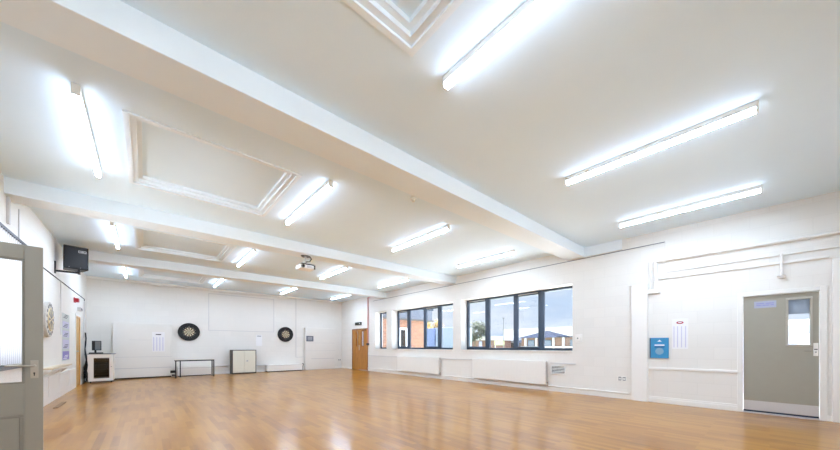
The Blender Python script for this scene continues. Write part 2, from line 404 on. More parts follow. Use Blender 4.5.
# ------------------------------------------------------------------ windows of the right wall
FX0, FX1 = XR+.30, XR+.36
def window(n, y0, y1, z0, z1, mull, sashes, label):
    t = thing('window_%d' % n, (FX0, (y0+y1)/2, z0), label, 'window', kind=ST)
    fr = MB(); w = .06
    fr.box(FX0, y0, z1-w, FX1, y1, z1).box(FX0, y0, z0, FX1, y1, z0+w).box(FX0, y0, z0+w, FX1, y0+w, z1-w).box(FX0, y1-w, z0+w, FX1, y1, z1-w)
    fr.build('window_frame', M['anthracite'], t, bevel=.004)
    edges = [y0+w]
    for a, b in mull:
        bx(FX0, a, z0+w, FX1, b, z1-w).build('mullion', M['anthracite'], t, bevel=.004); edges += [a, b]
    edges.append(y1-w)
    for k in range(0, len(edges), 2):
        a, b = edges[k], edges[k+1]
        if k//2 in sashes:
            s = MB(); v = .045
            s.box(FX0-.012, a, z1-w-v, FX1-.01, b, z1-w+.01).box(FX0-.012, a, z0+w-.01, FX1-.01, b, z0+w+v)
            s.box(FX0-.012, a-.004, z0+w+v, FX1-.01, a+.03, z1-w-v).box(FX0-.012, b-.03, z0+w+v, FX1-.01, b+.004, z1-w-v)
            so = s.build('sash', M['anthracite'], t, bevel=.003)
            bx(FX0-.022, a+.04, z1-w-.006, FX0-.012, b-.04, z1-w+.012).build('trickle_vent', M['lightgrey'], so)
            bx(FX0+.02, a+.03, z0+w+v, FX0+.03, b-.03, z1-w-v).build('pane', M['glass'], so)
        else:
            bx(FX0+.02, a, z0+w, FX0+.03, b, z1-w).build('pane', M['glass'], t)
    bx(XR-.02, y0, z0-.03, FX0+.02, y1, z0).build('window_sill', M['white'], t, bevel=.004)
    return t
window(1, *WIN[0], [(4.05, 4.18), (4.86, 4.98), (5.82, 5.95)], (1, 3), 'four-light dark framed window above the radiator nearer the grey door')
window(2, *WIN[1], [(7.94, 8.08), (8.77, 8.90), (9.71, 9.86)], (1, 3), 'four-light dark framed window looking onto the brick wing')
window(3, *WIN[2], [], (), 'narrow dark framed window beside the corner double doors')

for n, (a, b, z0, z1) in enumerate(FILL_WIN):  # windows added out of view to let daylight fill the room
    t = thing('window_%d' % (5+n), ((a+b)/2, YF-.2, z0), 'added white framed fill window in the unseen end wall opposite the dartboards, ' + ('nearest the open door', 'nearest the grey door')[n], 'window', kind=ST)
    fr = MB(); w = .06; m_ = (a+b)/2
    for q in ((a, z0, b, z0+w), (a, z1-w, b, z1), (a, z0+w, a+w, z1-w), (b-w, z0+w, b, z1-w), (m_-w/2, z0+w, m_+w/2, z1-w)): fr.box(q[0], YF-.22, q[1], q[2], YF-.16, q[3])
    fr.build('window_frame', M['white'], t, bevel=.004)
    for p, q in ((a+w, m_-w/2), (m_+w/2, b-w)): bx(p, YF-.195, z0+w, q, YF-.19, z1-w).build('pane', M['glass'], t)
# left window with vertical blind behind the open door
t = thing('window_4', (XL-.2, 6.5, .86), 'white window on side wall behind the open taupe door', 'window', kind=ST)
fr = MB(); y0, y1, z0, z1 = 4.3, 7.85, .86, 2.68  # widened out of view towards the doorway to let in more daylight
for q in ((y0, z0, y1, z0+.06), (y0, z1-.06, y1, z1), (y0, z0, y0+.06, z1), (y1-.06, z0, y1, z1), (6.05, z0, 6.11, z1)): fr.box(XL-.22, q[0], q[1], XL-.16, q[2], q[3])
fr.build('window_frame', M['white'], t, bevel=.003)
bx(XL-.2, y0+.06, z0+.06, XL-.19, 6.05, z1-.06).build('pane', M['glass'], t); bx(XL-.2, 6.11, z0+.06, XL-.19, y1-.06, z1-.06).build('pane', M['glass'], t)
bx(XL-.16, y0-.05, .81, XL+.03, y1+.12, .86).build('window_sill', M['grey'], t, bevel=.004)
t = thing('vertical_blind', (XL+.03, 6.5, .9), 'white vertical blind on black headrail behind the open taupe door', 'blind')
bx(XL, 4.25, 2.70, XL+.055, 7.82, 2.745).build('headrail', M['black'], t, bevel=.004)
for k in range(39):
    y = 4.32+k*.0905
    MB().prism([(XL-.036, y), (XL-.036, y-.003), (XL+.048, y+.021), (XL+.048, y+.024)], 'Z', .89, 2.70).build('slat', M['blind'], t)
    bx(XL+.0485, y+.019, .89, XL+.053, y+.026, 2.70).build('slat_shade', M['lightgrey'], t.children[-1])  # grey edge added to draw the shading between slats as stripes

# ------------------------------------------------------------------ doors
# door_1: grey door in the right wall
t = thing('door_1', (XR, -.105, 0), 'grey-taupe single door with vision panel and metal kick plate', 'door', kind=ST)
mb = MB(); fo = XR-.02
mb.box(fo, .305, 0, XR+.14, .375, 2.07).box(fo, -.585, 0, XR+.14, -.515, 2.07).box(fo, -.515, 2.0, XR+.14, .305, 2.07)
mb.build('door_frame', M['offwhite'], t, bevel=.004)
dx0, dx1 = XR+.03, XR+.075
lf = holes(MB(), 'X', dx0, dx1, -.51, .30, .045, 1.995, [(-.42, -.205, 1.17, 1.89)]).build('door_leaf', M['taupe'], t)
mb = MB()
for q in ((-.448, 1.135, -.177, 1.17), (-.448, 1.89, -.177, 1.925), (-.448, 1.17, -.42, 1.89), (-.205, 1.17, -.177, 1.89)): mb.box(dx0-.012, q[0], q[1], dx1+.01, q[2], q[3])
vp = mb.build('vision_panel_bead', M['bead'], t, bevel=.003)
bx(dx0+.018, -.42, 1.17, dx0+.026, -.205, 1.89).build('pane', M['glass'], vp)
bx(dx0+.034, -.42, 1.66, dx0+.038, -.205, 1.89).build('privacy_film', M['rollblind'], vp)
bx(dx0-.003, -.505, .05, dx0, .295, .21).build('kick_plate', M['kick'], t)
pl = bx(dx0-.004, -.075, 1.79, dx0, .175, 1.90).build('sign_plate', M['signblue'], t)
mb = MB()
for a, b, z in ((.15, .06, 1.855), (.045, -.05, 1.855), (.15, .09, 1.825), (.08, .0, 1.825), (-.01, -.05, 1.825)): mb.box(dx0-.005, b, z, dx0-.004, a, z+.014)
mb.build('lettering', M['lilac'], pl)
hp = bx(dx0-.008, -.503, .99, dx0, -.455, 1.19).build('lock_plate', M['offwhite'], t, bevel=.003)
bx(dx0-.012, -.495, 1.085, dx0-.008, -.463, 1.1).cyl((dx0-.012, -.479, 1.05), (dx0-.008, -.479, 1.05), .008).build('keypad_detail', M['darkgrey'], hp)
MB().tube([(dx0, -.44, 1.07), (dx0-.045, -.44, 1.07), (dx0-.045, -.36, 1.068)], .008).build('lever_handle', M['taupe_dark'], t, smooth=True)
bx(XR-.01, -.515, 0, XR+.14, .305, .018).build('threshold_strip', M['kick'], t)
bx(dx0+.004, -.51, .018, dx1, .30, .045).build('bottom_seal', M['threshold'], t)

# door_2: double oak doors near the corner
t = thing('door_2', (XR, 13.17, 0), 'orange oak double doors with slim vision panels by the far corner', 'door', kind=ST)
MB().box(XR+.0, 12.42, 0, XR+.16, 12.46, 1.99).box(XR+.0, 13.88, 0, XR+.16, 13.92, 1.99).box(XR+.0, 12.46, 1.95, XR+.16, 13.88, 1.99).build('door_frame', M['oakdark'], t)
for a, b, v0, v1 in ((12.465, 13.168, 12.85, 13.0), (13.172, 13.875, 13.34, 13.49)):
    l = holes(MB(), 'X', XR+.01, XR+.055, a, b, .02, 1.945, [(v0, v1, 1.15, 1.85)]).build('door_leaf', M['oak'], t)
    bx(XR+.028, v0, 1.15, XR+.034, v1, 1.85).build('pane', M['glass'], l)
    mb = MB()
    for q in ((v0-.02, 1.13, v1+.02, 1.15), (v0-.02, 1.85, v1+.02, 1.87), (v0-.02, 1.15, v0, 1.85), (v1, 1.15, v1+.02, 1.85)): mb.box(XR+.003, q[0], q[1], XR+.01, q[2], q[3])
    mb.build('glazing_bead', M['oakdark'], l)
bx(XR-.05, 12.62, 1.88, XR+.008, 12.85, 1.935).build('door_closer', M['oakdark'], t, bevel=.004)
bx(XR+.004, 13.2, .95, XR+.01, 13.26, 1.2).build('push_plate', M['brass'], t)

# door_3: open taupe door in the foreground, own space (x along the leaf from its hinge)
t = thing('door_3', (XL, 4.03, 0), 'open taupe glazed door in the foreground with lever handle', 'door', kind=ST, rz=math.atan2(.1, .797))
W, T, Ht = .804, .042, 1.98
holes(MB(), 'Y', -T/2, T/2, .012, W, .012, Ht, [(.11, .707, .83, 1.865), (.11, .70, .2, .575)]).build('door_leaf', M['taupe'], t, bevel=.002)
p = bx(.11, -.012, .2, .70, .012, .575).build('lower_panel', M['taupe'], t)
mb = MB()
for s in (-1, 1):
    for q in ((.11, .2, .70, .222), (.11, .553, .70, .575), (.11, .222, .132, .553), (.678, .222, .70, .553)): mb.box(q[0], s*.012, q[1], q[2], s*.019, q[3])
mb.build('panel_moulding', M['taupe_dark'], p, bevel=.004)
g = bx(.11, -.003, .83, .707, .003, 1.865).build('pane', M['glass'], t)
mb = MB()
for s in (-1, 1):
    for q in ((.11, .83, .707, .845), (.11, 1.85, .707, 1.865), (.11, .845, .125, 1.85), (.692, .845, .707, 1.85)): mb.box(q[0], s*.003, q[1], q[2], s*.017, q[3])
mb.build('glazing_bead', M['taupe_dark'], g, bevel=.003)
for s in (-1, 1):
    h = bx(.735, s*(T/2), .872, .779, s*(T/2+.004), 1.022).build('handle_plate', M['brass'], t, bevel=.002)
    MB().cyl((.757, s*(T/2), .975), (.757, s*(T/2+.05), .975), .011).cyl((.757, s*(T/2+.048), .975), (.61, s*(T/2+.055), .983), .009, 12, .007).build('lever', M['brass'], h, smooth=True)
    mb = MB()
    mb.cyl((.757, s*(T/2+.004), .915), (.757, s*(T/2+.0055), .915), .006).box(.754, s*(T/2+.004), .893, .760, s*(T/2+.0055), .915)
    mb.build('keyhole', M['black'], h)
mb = MB()
for z in (.25, 1.0, 1.75): mb.cyl((0, 0, z-.05), (0, 0, z+.05), .009)
mb.build('hinge', M['brass'], t)
# frame of that doorway
t = thing('trim_11', (XL, 3.6, 0), 'taupe frame of the doorway of the open foreground door', 'door frame', kind=ST)
MB().box(XL-.3, 4.0, 0, XL-.0, 4.03, 2.02).box(XL-.3, 3.19, 0, XL, 3.22, 2.02).box(XL-.3, 3.22, 1.99, XL, 4.0, 2.02).box(XL, 4.045, 0, XL+.015, 4.11, 2.09).box(XL, 3.13, 0, XL+.015, 3.20, 2.09).box(XL, 3.20, 2.01, XL+.015, 4.045, 2.09).build('door_lining', M['white'], t)
# passage behind that doorway
mb = MB(); mb.box(-3.2, 2.6, 0, -3.1, 4.6, 2.6).box(-3.1, 2.6, 0, XL-.3, 2.7, 2.6).box(-3.1, 4.5, 0, XL-.3, 4.6, 2.6).box(-3.1, 2.7, 2.5, XL-.3, 4.5, 2.6)
tag(mb.build('wall_passage', M['wall']), 'white walls of the passage beyond the open door', 'wall', kind=ST)
tag(bx(-3.2, 2.6, -.1, XL-.4, 4.6, -.001).build('floor_passage', M['paving']), 'pale floor of the passage beyond the open door', 'floor', kind=ST)
# door_4: amber door far along the left wall
t = thing('door_4', (XL, 13.22, 0), 'amber wood door set in side wall next to the equipment cabinet', 'door', kind=ST)
bx(XL-.05, 12.88, .015, XL-.005, 13.56, 1.95).build('door_leaf', M['pine'], t)
MB().box(XL-.3, 12.84, 0, XL+.012, 12.87, 2.0).box(XL-.3, 13.57, 0, XL+.012, 13.6, 2.0).box(XL-.3, 12.87, 1.96, XL+.012, 13.57, 2.0).build('door_frame', M['pine'], t)
MB().box(XL, 12.78, 0, XL+.015, 12.84, 2.06).box(XL, 13.6, 0, XL+.015, 13.66, 2.06).box(XL, 12.84, 2.0, XL+.015, 13.6, 2.06).build('architrave', M['white'], t)
MB().cyl((XL-.005, 12.95, 1.0), (XL+.02, 12.95, 1.0), .01).sphere((XL+.03, 12.95, 1.0), .022).build('knob', M['silver'], t, smooth=True)
bx(XL-.3, 12.8, 0, XL-.25, 13.64, 2.0).build('backing', M['oakdark'], t)

# ------------------------------------------------------------------ window wall fittings
def radiator(y0, y1, z0, z1, label):
    t = thing('radiator', (XR, (y0+y1)/2, z0), label, 'radiator', 'white panel radiators under the windows')
    xf = XR-.105
    mb = MB(); mb.box(xf, y0+.01, z0, xf+.014, y1-.01, z1)
    n = int((y1-y0)/.09)
    for k in range(n):
        y = y0+.04+(y1-y0-.08)*k/(n-1)
        mb.box(xf-.004, y-.016, z0+.035, xf, y+.016, z1-.035)
    mb.build('front_panel', M['offwhite'], t, bevel=.003)
    bx(xf+.06, y0+.02, z0+.01, xf+.074, y1-.02, z1-.01).build('rear_panel', M['offwhite'], t)
    mb = MB()
    for k in range(60):
        y = y0+.03+(y1-y0-.06)*k/59
        mb.box(xf+.016, y-.002, z0+.03, xf+.058, y+.002, z1-.03)
    mb.build('fins', M['grey'], t)
    bx(xf-.002, y0+.005, z1-.012, xf+.08, y1-.005, z1+.004).build('top_grille', M['offwhite'], t, bevel=.002)
    for y in (y0, y1-.008): bx(xf, y, z0+.005, xf+.078, y+.008, z1).build('side_panel', M['lightgrey'], t, bevel=.002)
    for q in (y0+.25, y1-.29): bx(xf+.074, q, z0+.1, XR, q+.04, z1-.08).build('wall_bracket', M['lightgrey'], t)
    MB().cyl((xf+.04, y0-.03, z0+.03), (xf+.04, y0+.005, z0+.03), .012).cyl((xf+.04, y0-.03, z0-.03), (xf+.04, y0-.03, z0+.075), .015).build('valve', M['chrome'], t, smooth=True)
    return t
radiator(7.66, 10.07, .155, .74, 'long white radiator under the window showing brick wing')
radiator(3.80, 6.20, .155, .755, 'long white radiator beside the air vent, under window showing far bungalows')
MB().tube([(XR-.035, 12.38, .13), (XR-.035, 2.0, .13)], .014).build('heating_pipe', M['white'], smooth=True)
tag(bpy.data.objects['heating_pipe'], 'white heating pipe running low along window wall above skirting', 'pipe')
for p in (11.5, 7.0, 3.4, 2.2):
    bx(XR-.035, p-.01, .12, XR, p+.01, .14).build('pipe_clip', M['white'], bpy.data.objects['heating_pipe'])
t = thing('air_vent', (XR, 3.52, .43), 'small white louvred air vent beside the radiator end', 'vent')
mb = MB(); mb.box(XR-.025, 3.34, .43, XR, 3.71, .455).box(XR-.025, 3.34, .635, XR, 3.71, .66).box(XR-.025, 3.34, .455, XR, 3.36, .635).box(XR-.025, 3.69, .455, XR, 3.71, .635)
mb.build('frame', M['white'], t, bevel=.003)
mb = MB()
for k in range(5): mb.prism([(XR-.022, .468+k*.036), (XR-.019, .465+k*.036), (XR-.012, .478+k*.036), (XR-.015, .481+k*.036)], 'Y', 3.36, 3.69)
mb.build('louvres', M['offwhite'], t)
bx(XR-.004, 3.36, .455, XR-.001, 3.69, .635).build('backing', M['black'], t)
t = thing('double_socket', (XR, 2.13, .39), 'white double power socket low on wall left of pilaster strip', 'socket')
bx(XR-.012, 2.045, .385, XR, 2.215, .485).build('face_plate', M['offwhite'], t, bevel=.003)
for y in (2.09, 2.17):
    mb = MB(); mb.box(XR-.0135, y-.028, .395, XR-.012, y+.028, .415).box(XR-.0135, y-.028, .455, XR-.012, y+.028, .475).box(XR-.0135, y-.028, .415, XR-.012, y-.02, .455).box(XR-.0135, y+.02, .415, XR-.012, y+.028, .455).box(XR-.0135, y-.006, .44, XR-.012, y+.006, .455)
    mb.build('socket_outline', M['grey'], t)
t = thing('thermostat', (XR, 3.04, 1.24), 'round white thermostat with dark dot right of large window', 'thermostat')
bx(XR-.02, 2.95, 1.23, XR, 3.11, 1.43).build('back_plate', M['white'], t, bevel=.01)
MB().cyl((XR-.05, 3.03, 1.33), (XR-.02, 3.03, 1.33), .066, 28).build('dial', M['offwhite'], t, bevel=.006, smooth=True)
MB().cyl((XR-.053, 3.04, 1.33), (XR-.05, 3.04, 1.33), .018, 16).build('dial_centre', M['grey'], t)

# blue board and notice
t = thing('notice_board', (XR, 1.47, .9), 'bright blue notice board with white emblem left of white notice sheet', 'notice board')
bx(XR-.03, 1.325, .9, XR, 1.615, 1.31).build('board', M['blue'], t)
bx(XR-.032, 1.6155, .9, XR, 1.632, 1.31).build('dark_edge', M['ink'], t)
MB().prism([(1.43, 1.235), (1.455, 1.25), (1.47, 1.272), (1.485, 1.25), (1.51, 1.235)], 'X', XR-.0315, XR-.03).build('emblem', M['paper'], t)
bx(XR-.0315, 1.39, 1.15, XR-.03, 1.55, 1.175).build('title_print', M['paper'], t)
bx(XR-.0315, 1.39, 1.115, XR-.03, 1.55, 1.14).build('subtitle_print', M['navy'], t)
MB().cyl((XR-.0315, 1.47, 1.04), (XR-.03, 1.47, 1.04), .068, 28).build('round_print', M['blueprint'], t)
t = thing('notice_sheet', (XR, 1.155, 1.1), 'white notice sheet with red emblem and lilac columns, between blue board and grey door', 'notice')
bx(XR-.003, 1.035, 1.09, XR, 1.275, 1.68).build('sheet', M['paper'], t)
MB().prism([(1.155+.055*math.cos(a), 1.60+.026*math.sin(a)) for a in (2*PI*k/20 for k in range(20))], 'X', XR-.0042, XR-.003).build('emblem', M['paperred'], t)
MB().prism([(1.155+.032*math.cos(a), 1.603+.010*math.sin(a)) for a in (2*PI*k/16 for k in range(16))], 'X', XR-.0052, XR-.0042).build('emblem_centre', M['paper'], t)
for y in (1.07, 1.13, 1.19, 1.245):
    bx(XR-.0042, y-.007, 1.12, XR-.003, y+.007, 1.53).build('text_column', M['paperline'], t)

# pipes above the grey door
def pipe(name, pts, r, m, label, cat='pipe', extra=None):
    o = MB().tube(pts, r).build(name, M[m], smooth=True); return tag(o, label, cat)
o = pipe('conduit_pipe', [(XR-.045, YF, 2.84), (XR-.045, 1.53, 2.855), (XR-.045, 1.53, 2.30)], .028, 'white', 'thickest white pipe, uppermost of the pipes above the grey door')
for y in (-.4, .6, 1.4): bx(XR-.05, y-.02, 2.81, XR, y+.02, 2.825).build('pipe_clip', M['white'], o)
pipe('conduit_pipe', [(XR-.02, YF, 2.635), (XR-.02, 1.35, 2.62)], .011, 'white', 'thinnest white pipe, middle one of the pipes above the grey door')
tag(bx(XR-.035, -.6, 2.485, XR, 1.48, 2.52).build('cable_trunking', M['white'], bevel=.003), 'square white cable trunking, lowest run above the grey door', 'trunking')
pipe('conduit_pipe', [(XR-.02, 1.63, 2.86), (XR-.02, 1.63, 2.30)], .012, 'white', 'thin upright white pipe beside thick pipe bend, left of notice sheet')
o = tag(bx(XR-.07, 1.46, 2.21, XR, 1.66, 2.30).build('junction_box', M['white'], bevel=.012), 'white junction box at the foot of the upright pipes, above blue board', 'junction box')
pipe('conduit_pipe', [(XR-.012, 1.66, 2.40), (XR-.012, 1.99, 2.43), (XR-.012, 1.99, 1.9)], .008, 'white', 'slim white conduit turning down pilaster strip from junction box')
t = thing('wall_sensor', (XR, -.13, 2.2), 'white sensor hanging on short conduit above the grey door', 'sensor')
MB().tube([(XR-.05, -.13, 2.64), (XR-.05, -.13, 2.28)], .016).build('stem', M['white'], t, smooth=True)
MB().cyl((XR-.05, -.13, 2.285), (XR-.05, -.13, 2.245), .05, 24, .03).build('sensor_head', M['white'], t, smooth=True)
bx(XR-.05, -.15, 2.5, XR, -.11, 2.53).build('clip', M['white'], t)
pipe('cable', [(XR-.008, 12.0, 3.2), (XR-.008, 6.78, 3.21), (XR-.008, 3.48, 3.22), (XR-.008, 1.39, 3.225)], .008, 'grey', 'thin grey cable run along window wall just below beams', 'cable')
pipe('conduit_pipe', [(XR-.008, 1.37, 3.24), (XR-.008, 1.37, 2.9)], .008, 'white', 'thin upright white conduit between wall cable end and thick pipe')
t = thing('sprinkler_pipe', (XR, 12.38, 1.2), 'faded red pipe climbing the wall between double doors and narrow window', 'pipe')
MB().tube([(XR-.03, 12.38, 1.28), (XR-.03, 12.38, 3.40), (XR-.03, 11.8, 3.41)], .022).build('pipe_run', M['redpipe'], t, smooth=True)
MB().cyl((XR-.09, 12.38, 1.24), (XR, 12.38, 1.24), .05, 20).build('valve', M['darkgrey'], t, smooth=True)
t = thing('exit_sign', (XR, 13.27, 2.14), 'small dark exit sign above the oak double doors', 'sign')
bx(XR-.04, 12.99, 2.17, XR, 13.56, 2.31).build('sign_box', M['exit'], t, bevel=.004)
mb = MB(); mb.prism([(13.05, 2.24), (13.10, 2.285), (13.10, 2.258), (13.17, 2.258), (13.17, 2.222), (13.10, 2.222), (13.10, 2.195)], 'X', XR-.0415, XR-.04)
mb.build('arrow', M['paper'], t)

# ------------------------------------------------------------------ end wall with dartboards
def dartboard(cx, label):
    cz, y = 1.695, YB-.06
    t = thing('dartboard', (cx, YB, cz-.345), label, 'dartboard', 'dartboards on the end wall')
    mb = MB()
    n = 48; r0, r1 = .226, .345
    for k in range(n):
        a, b = 2*PI*k/n, 2*PI*(k+1)/n
        P = lambda r, t_, yy: mb.bm.verts.new((cx+r*math.sin(t_), yy, cz+r*math.cos(t_)))
        v = [P(r0, a, y), P(r1, a, y), P(r1, b, y), P(r0, b, y), P(r0, a, YB), P(r1, a, YB), P(r1, b, YB), P(r0, b, YB)]
        mb.face([v[0], v[1], v[2], v[3]]); mb.face([v[1], v[5], v[6], v[2]]); mb.face([v[0], v[3], v[7], v[4]]); mb.face([v[4], v[7], v[6], v[5]])
    bmesh.ops.remove_doubles(mb.bm, verts=mb.bm.verts, dist=.0005)
    mb.build('surround', M['rubber'], t, bevel=.008)
    mb = MB(); mb.m(0).cyl((cx, YB-.02, cz), (cx, YB-.055, cz), .2255, 40)
    yf = YB-.0565
    for k in range(20):
        a, b = 2*PI*(k-.5)/20, 2*PI*(k+.5)/20; d = k % 2 == 0
        mb.m(0 if d else 1).rim(yf, cx, cz, .016, .099, a, b, 3); mb.rim(yf, cx, cz, .107, .162, a, b, 3)
        mb.m(2 if d else 3).rim(yf, cx, cz, .099, .107, a, b, 3); mb.rim(yf, cx, cz, .162, .170, a, b, 3)
    mb.m(3).rim(yf, cx, cz, .0065, .016, 0, 2*PI, 20); mb.m(2).rim(yf, cx, cz, .0001, .0065, 0, 2*PI, 16)
    mb.build('board_face', [M['sisal_black'], M['sisal_cream'], M['sisal_red'], M['sisal_green']], t, fixn=False)
    mb = MB()
    for r in (.016, .099, .107, .162, .170):
        for k in range(40):
            a, b = 2*PI*k/40, 2*PI*(k+1)/40
            mb.cyl((cx+r*math.sin(a), yf-.001, cz+r*math.cos(a)), (cx+r*math.sin(b), yf-.001, cz+r*math.cos(b)), .0012, 4)
    for k in range(20):
        a = 2*PI*(k+.5)/20
        mb.cyl((cx+.016*math.sin(a), yf-.001, cz+.016*math.cos(a)), (cx+.17*math.sin(a), yf-.001, cz+.17*math.cos(a)), .0012, 4)
    mb.build('wire', M['wire'], t)
    ro = Matrix.Rotation(PI/2, 4, 'X')
    for k, nb in enumerate((20, 1, 18, 4, 13, 6, 10, 15, 2, 17, 3, 19, 7, 16, 8, 11, 14, 9, 12, 5)):
        a = 2*PI*k/20
        text_mesh(str(nb), .034, M['wire'], t, (cx+.197*math.sin(a), yf-.001, cz+.197*math.cos(a)), ro)
dartboard(1.28, 'black dartboard above the small black framed table')
dartboard(4.90, 'black dartboard above the long low white cover, right of cream cabinet')
# left white panelling
t = thing('wall_panel', (-.03, 14.85, 0), 'wide white boarded panel beside the equipment cabinet, with paper notice', 'panel', 'boarded panels on the end wall')
bx(-.81, 14.72, .05, .74, 15.0, 1.95).build('board', M['panel'], t, bevel=.006)
bx(-.82, 14.715, .36, .74, 14.72, .385).box(-.82, 14.715, .76, .74, 14.72, .772).box(-.4, 14.715, 1.36, .2, 14.72, 1.368).build('joint_strip', M['lightgrey'], t)
bx(-.80, 14.76, 0, .73, 14.98, .05).build('plinth', M['umber'], t)  # dark colour stands in for the shaded gap beneath the board
t = thing('notice_sheet', (.365, 14.71, .95), 'white notice sheet with lilac columns on left boarded panel', 'notice')
bx(.19, 14.711, .95, .54, 14.7145, 1.66).build('sheet', M['paper'], t)
bx(.29, 14.7095, 1.55, .44, 14.711, 1.585).build('title_print', M['ink'], t)
for x in (.235, .32, .405, .49): bx(x-.012, 14.7095, .98, x+.012, 14.711, 1.47).build('text_column', M['paperline'], t)
# right white panelling
t = thing('wall_panel', (6.52, 14.9, 0), 'white boarded panel near the far corner, with small slate plate', 'panel', 'boarded panels on the end wall')
bx(5.77, 14.80, 0, 7.3, 15.0, 2.04).build('board', M['panel'], t, bevel=.006)
bx(6.05, 14.795, .52, 7.25, 14.8, .545).box(5.77, 14.795, .92, 7.3, 14.8, .928).box(5.77, 14.795, 1.3, 7.3, 14.8, 1.308).build('joint_strip', M['lightgrey'], t)
t = thing('wall_plate', (5.99, 14.8, 1.38), 'small slate-blue plate on the right boarded panel', 'sign')
bx(5.81, 14.788, 1.38, 6.16, 14.8, 1.64).build('plate', M['slate'], t, bevel=.004)
mb = MB()
for z in (1.56, 1.50, 1.44): mb.box(5.87, 14.786, z, 6.10, 14.788, z+.02)
mb.build('lettering', M['lightgrey'], t)
# faint framed screen on the wall
t = thing('projection_screen', (3.15, YB, 1.78), 'large faint white framed screen panel on wall between the dartboards', 'projection screen')
bx(1.93, YB-.012, 1.80, 4.38, YB, 3.26).build('screen_surface', M['panel'], t)
mb = MB(); mb.box(1.91, YB-.018, 1.78, 4.40, YB, 1.80).box(1.91, YB-.018, 3.26, 4.40, YB, 3.28).box(1.91, YB-.018, 1.80, 1.93, YB, 3.26).box(4.38, YB-.018, 1.80, 4.40, YB, 3.26)
mb.build('frame', M['lightgrey'], t)
t = thing('notice_sheet', (3.78, YB, 1.16), 'narrow white notice sheet under the framed screen, above cream cabinet side', 'notice')
bx(3.66, YB-.004, 1.16, 3.90, YB, 1.64).build('sheet', M['paper'], t)
bx(3.70, YB-.0055, 1.575, 3.86, YB-.004, 1.605).build('title_print', M['grey'], t)
pipe('conduit_pipe', [(5.39, YB-.012, H-.07), (5.39, YB-.012, .62), (5.77, YB-.012, .62)], .010, 'lightgrey', 'thin pale conduit dropping right of the right dartboard')
pipe('conduit_pipe', [(1.98, YB-.03, .33), (2.68, YB-.03, .33)], .016, 'lightgrey', 'short pale heating pipe between small table and cream cabinet')
pipe('conduit_pipe', [(3.5, YB-.03, .30), (4.06, YB-.03, .30)], .016, 'lightgrey', 'short pale heating pipe between cream cabinet and long low cover')
# low covers
t = thing('radiator_cover', (4.82, 14.8, 0), 'long low white radiator cover right of the cream cabinet', 'radiator cover', 'low white radiator covers')
bx(4.02, 14.62, .035, 5.56, 15.0, .31).build('cover', M['white'], t, bevel=.006)
bx(4.04, 14.64, 0, 5.54, 14.98, .035).build('plinth', M['darkgrey'], t)
bx(4.02, 14.612, .285, 5.56, 14.62, .30).build('top_edge', M['lightgrey'], t)
MB().tube([(5.60, 14.7, 0), (5.60, 14.7, .18), (5.64, 14.7, .30), (5.62, 14.8, .33)], .016).build('feed_pipe', M['grey'], t, smooth=True)
t = thing('radiator_cover', (1.4, 14.85, 0), 'low white radiator cover behind the small black framed table', 'radiator cover', 'low white radiator covers')
bx(.92, 14.72, .03, 1.98, 15.0, .36).build('cover', M['white'], t, bevel=.006)
bx(.94, 14.74, 0, 1.96, 14.98, .03).build('plinth', M['darkgrey'], t)
bx(.92, 14.713, .30, 1.98, 14.72, .312).build('top_edge', M['lightgrey'], t)
t = thing('pipe_valve', (.83, 14.66, 0), 'small black valve at the floor between left panel and small table', 'valve')
MB().tube([(.83, 14.66, 0), (.83, 14.66, .2), (.83, 14.9, .2)], .018).build('pipe', M['lightgrey'], t, smooth=True)
MB().cyl((.70, 14.66, .2), (.84, 14.66, .2), .05, 16).cyl((.74, 14.66, .07), (.83, 14.66, .07), .03, 12).build('valve_head', M['black'], t, smooth=True)
# small table
t = thing('side_table', (1.42, 14.2, 0), 'small low table with thin pale top and black metal legs', 'table')
bx(.80, 13.98, .64, 1.97, 14.42, .658).build('tabletop', M['cream'], t, bevel=.003)
bx(.80, 13.98, .60, 1.97, 14.005, .64).box(.80, 14.395, .60, 1.97, 14.42, .64).box(.80, 14.005, .60, .825, 14.395, .64).box(1.945, 14.005, .60, 1.97, 14.395, .64).build('apron', M['blackmetal'], t)
for x, y in ((.80, 13.98), (.955, 14.39), (1.936, 13.98), (1.936, 14.39)):
    bx(x, y, 0, x+.034, y+.03, .60).build('leg', M['blackmetal'], t)
# cream cabinet
t = thing('cupboard', (3.09, 14.72, 0), 'cream two-door cupboard with dark edges against the end wall', 'cabinet')
mb = MB(); a, b, y0, y1 = 2.65, 3.54, 14.48, 14.96
mb.box(a, y0, 0, a+.025, y1, .99).box(b-.025, y0, 0, b, y1, .99).box(a+.025, y0, .965, b-.025, y1, .99).box(a+.025, y0, .0, b-.025, y1, .05).box(a+.025, y1-.02, .05, b-.025, y1, .965)
mb.build('carcass', M['umber'], t, bevel=.002)
m_ = (a+b)/2
for p, q, hx in ((a+.028, m_-.002, None), (m_+.002, b-.028, m_+.10)):
    d = bx(p, y0-.004, .055, q, y0+.018, .962).build('door', M['cream'], t, bevel=.002)
    if hx:
        bx(hx-.04, y0-.008, .50, hx+.045, y0-.004, .56).build('lock_plate', M['lightgrey'], d)
        MB().cyl((hx, y0-.008, .53), (hx, y0-.03, .53), .016).build('knob', M['grey'], d, smooth=True)
# socket on end wall
t = thing('double_socket', (7.64, YB, .38), 'white double power socket low in the far corner of dartboard wall', 'socket')
bx(7.56, YB-.012, .38, 7.73, YB, .48).build('face_plate', M['offwhite'], t, bevel=.003)
bx(7.58, YB-.014, .40, 7.63, YB-.012, .46).box(7.66, YB-.014, .40, 7.71, YB-.012, .46).build('socket_outline', M['grey'], t)

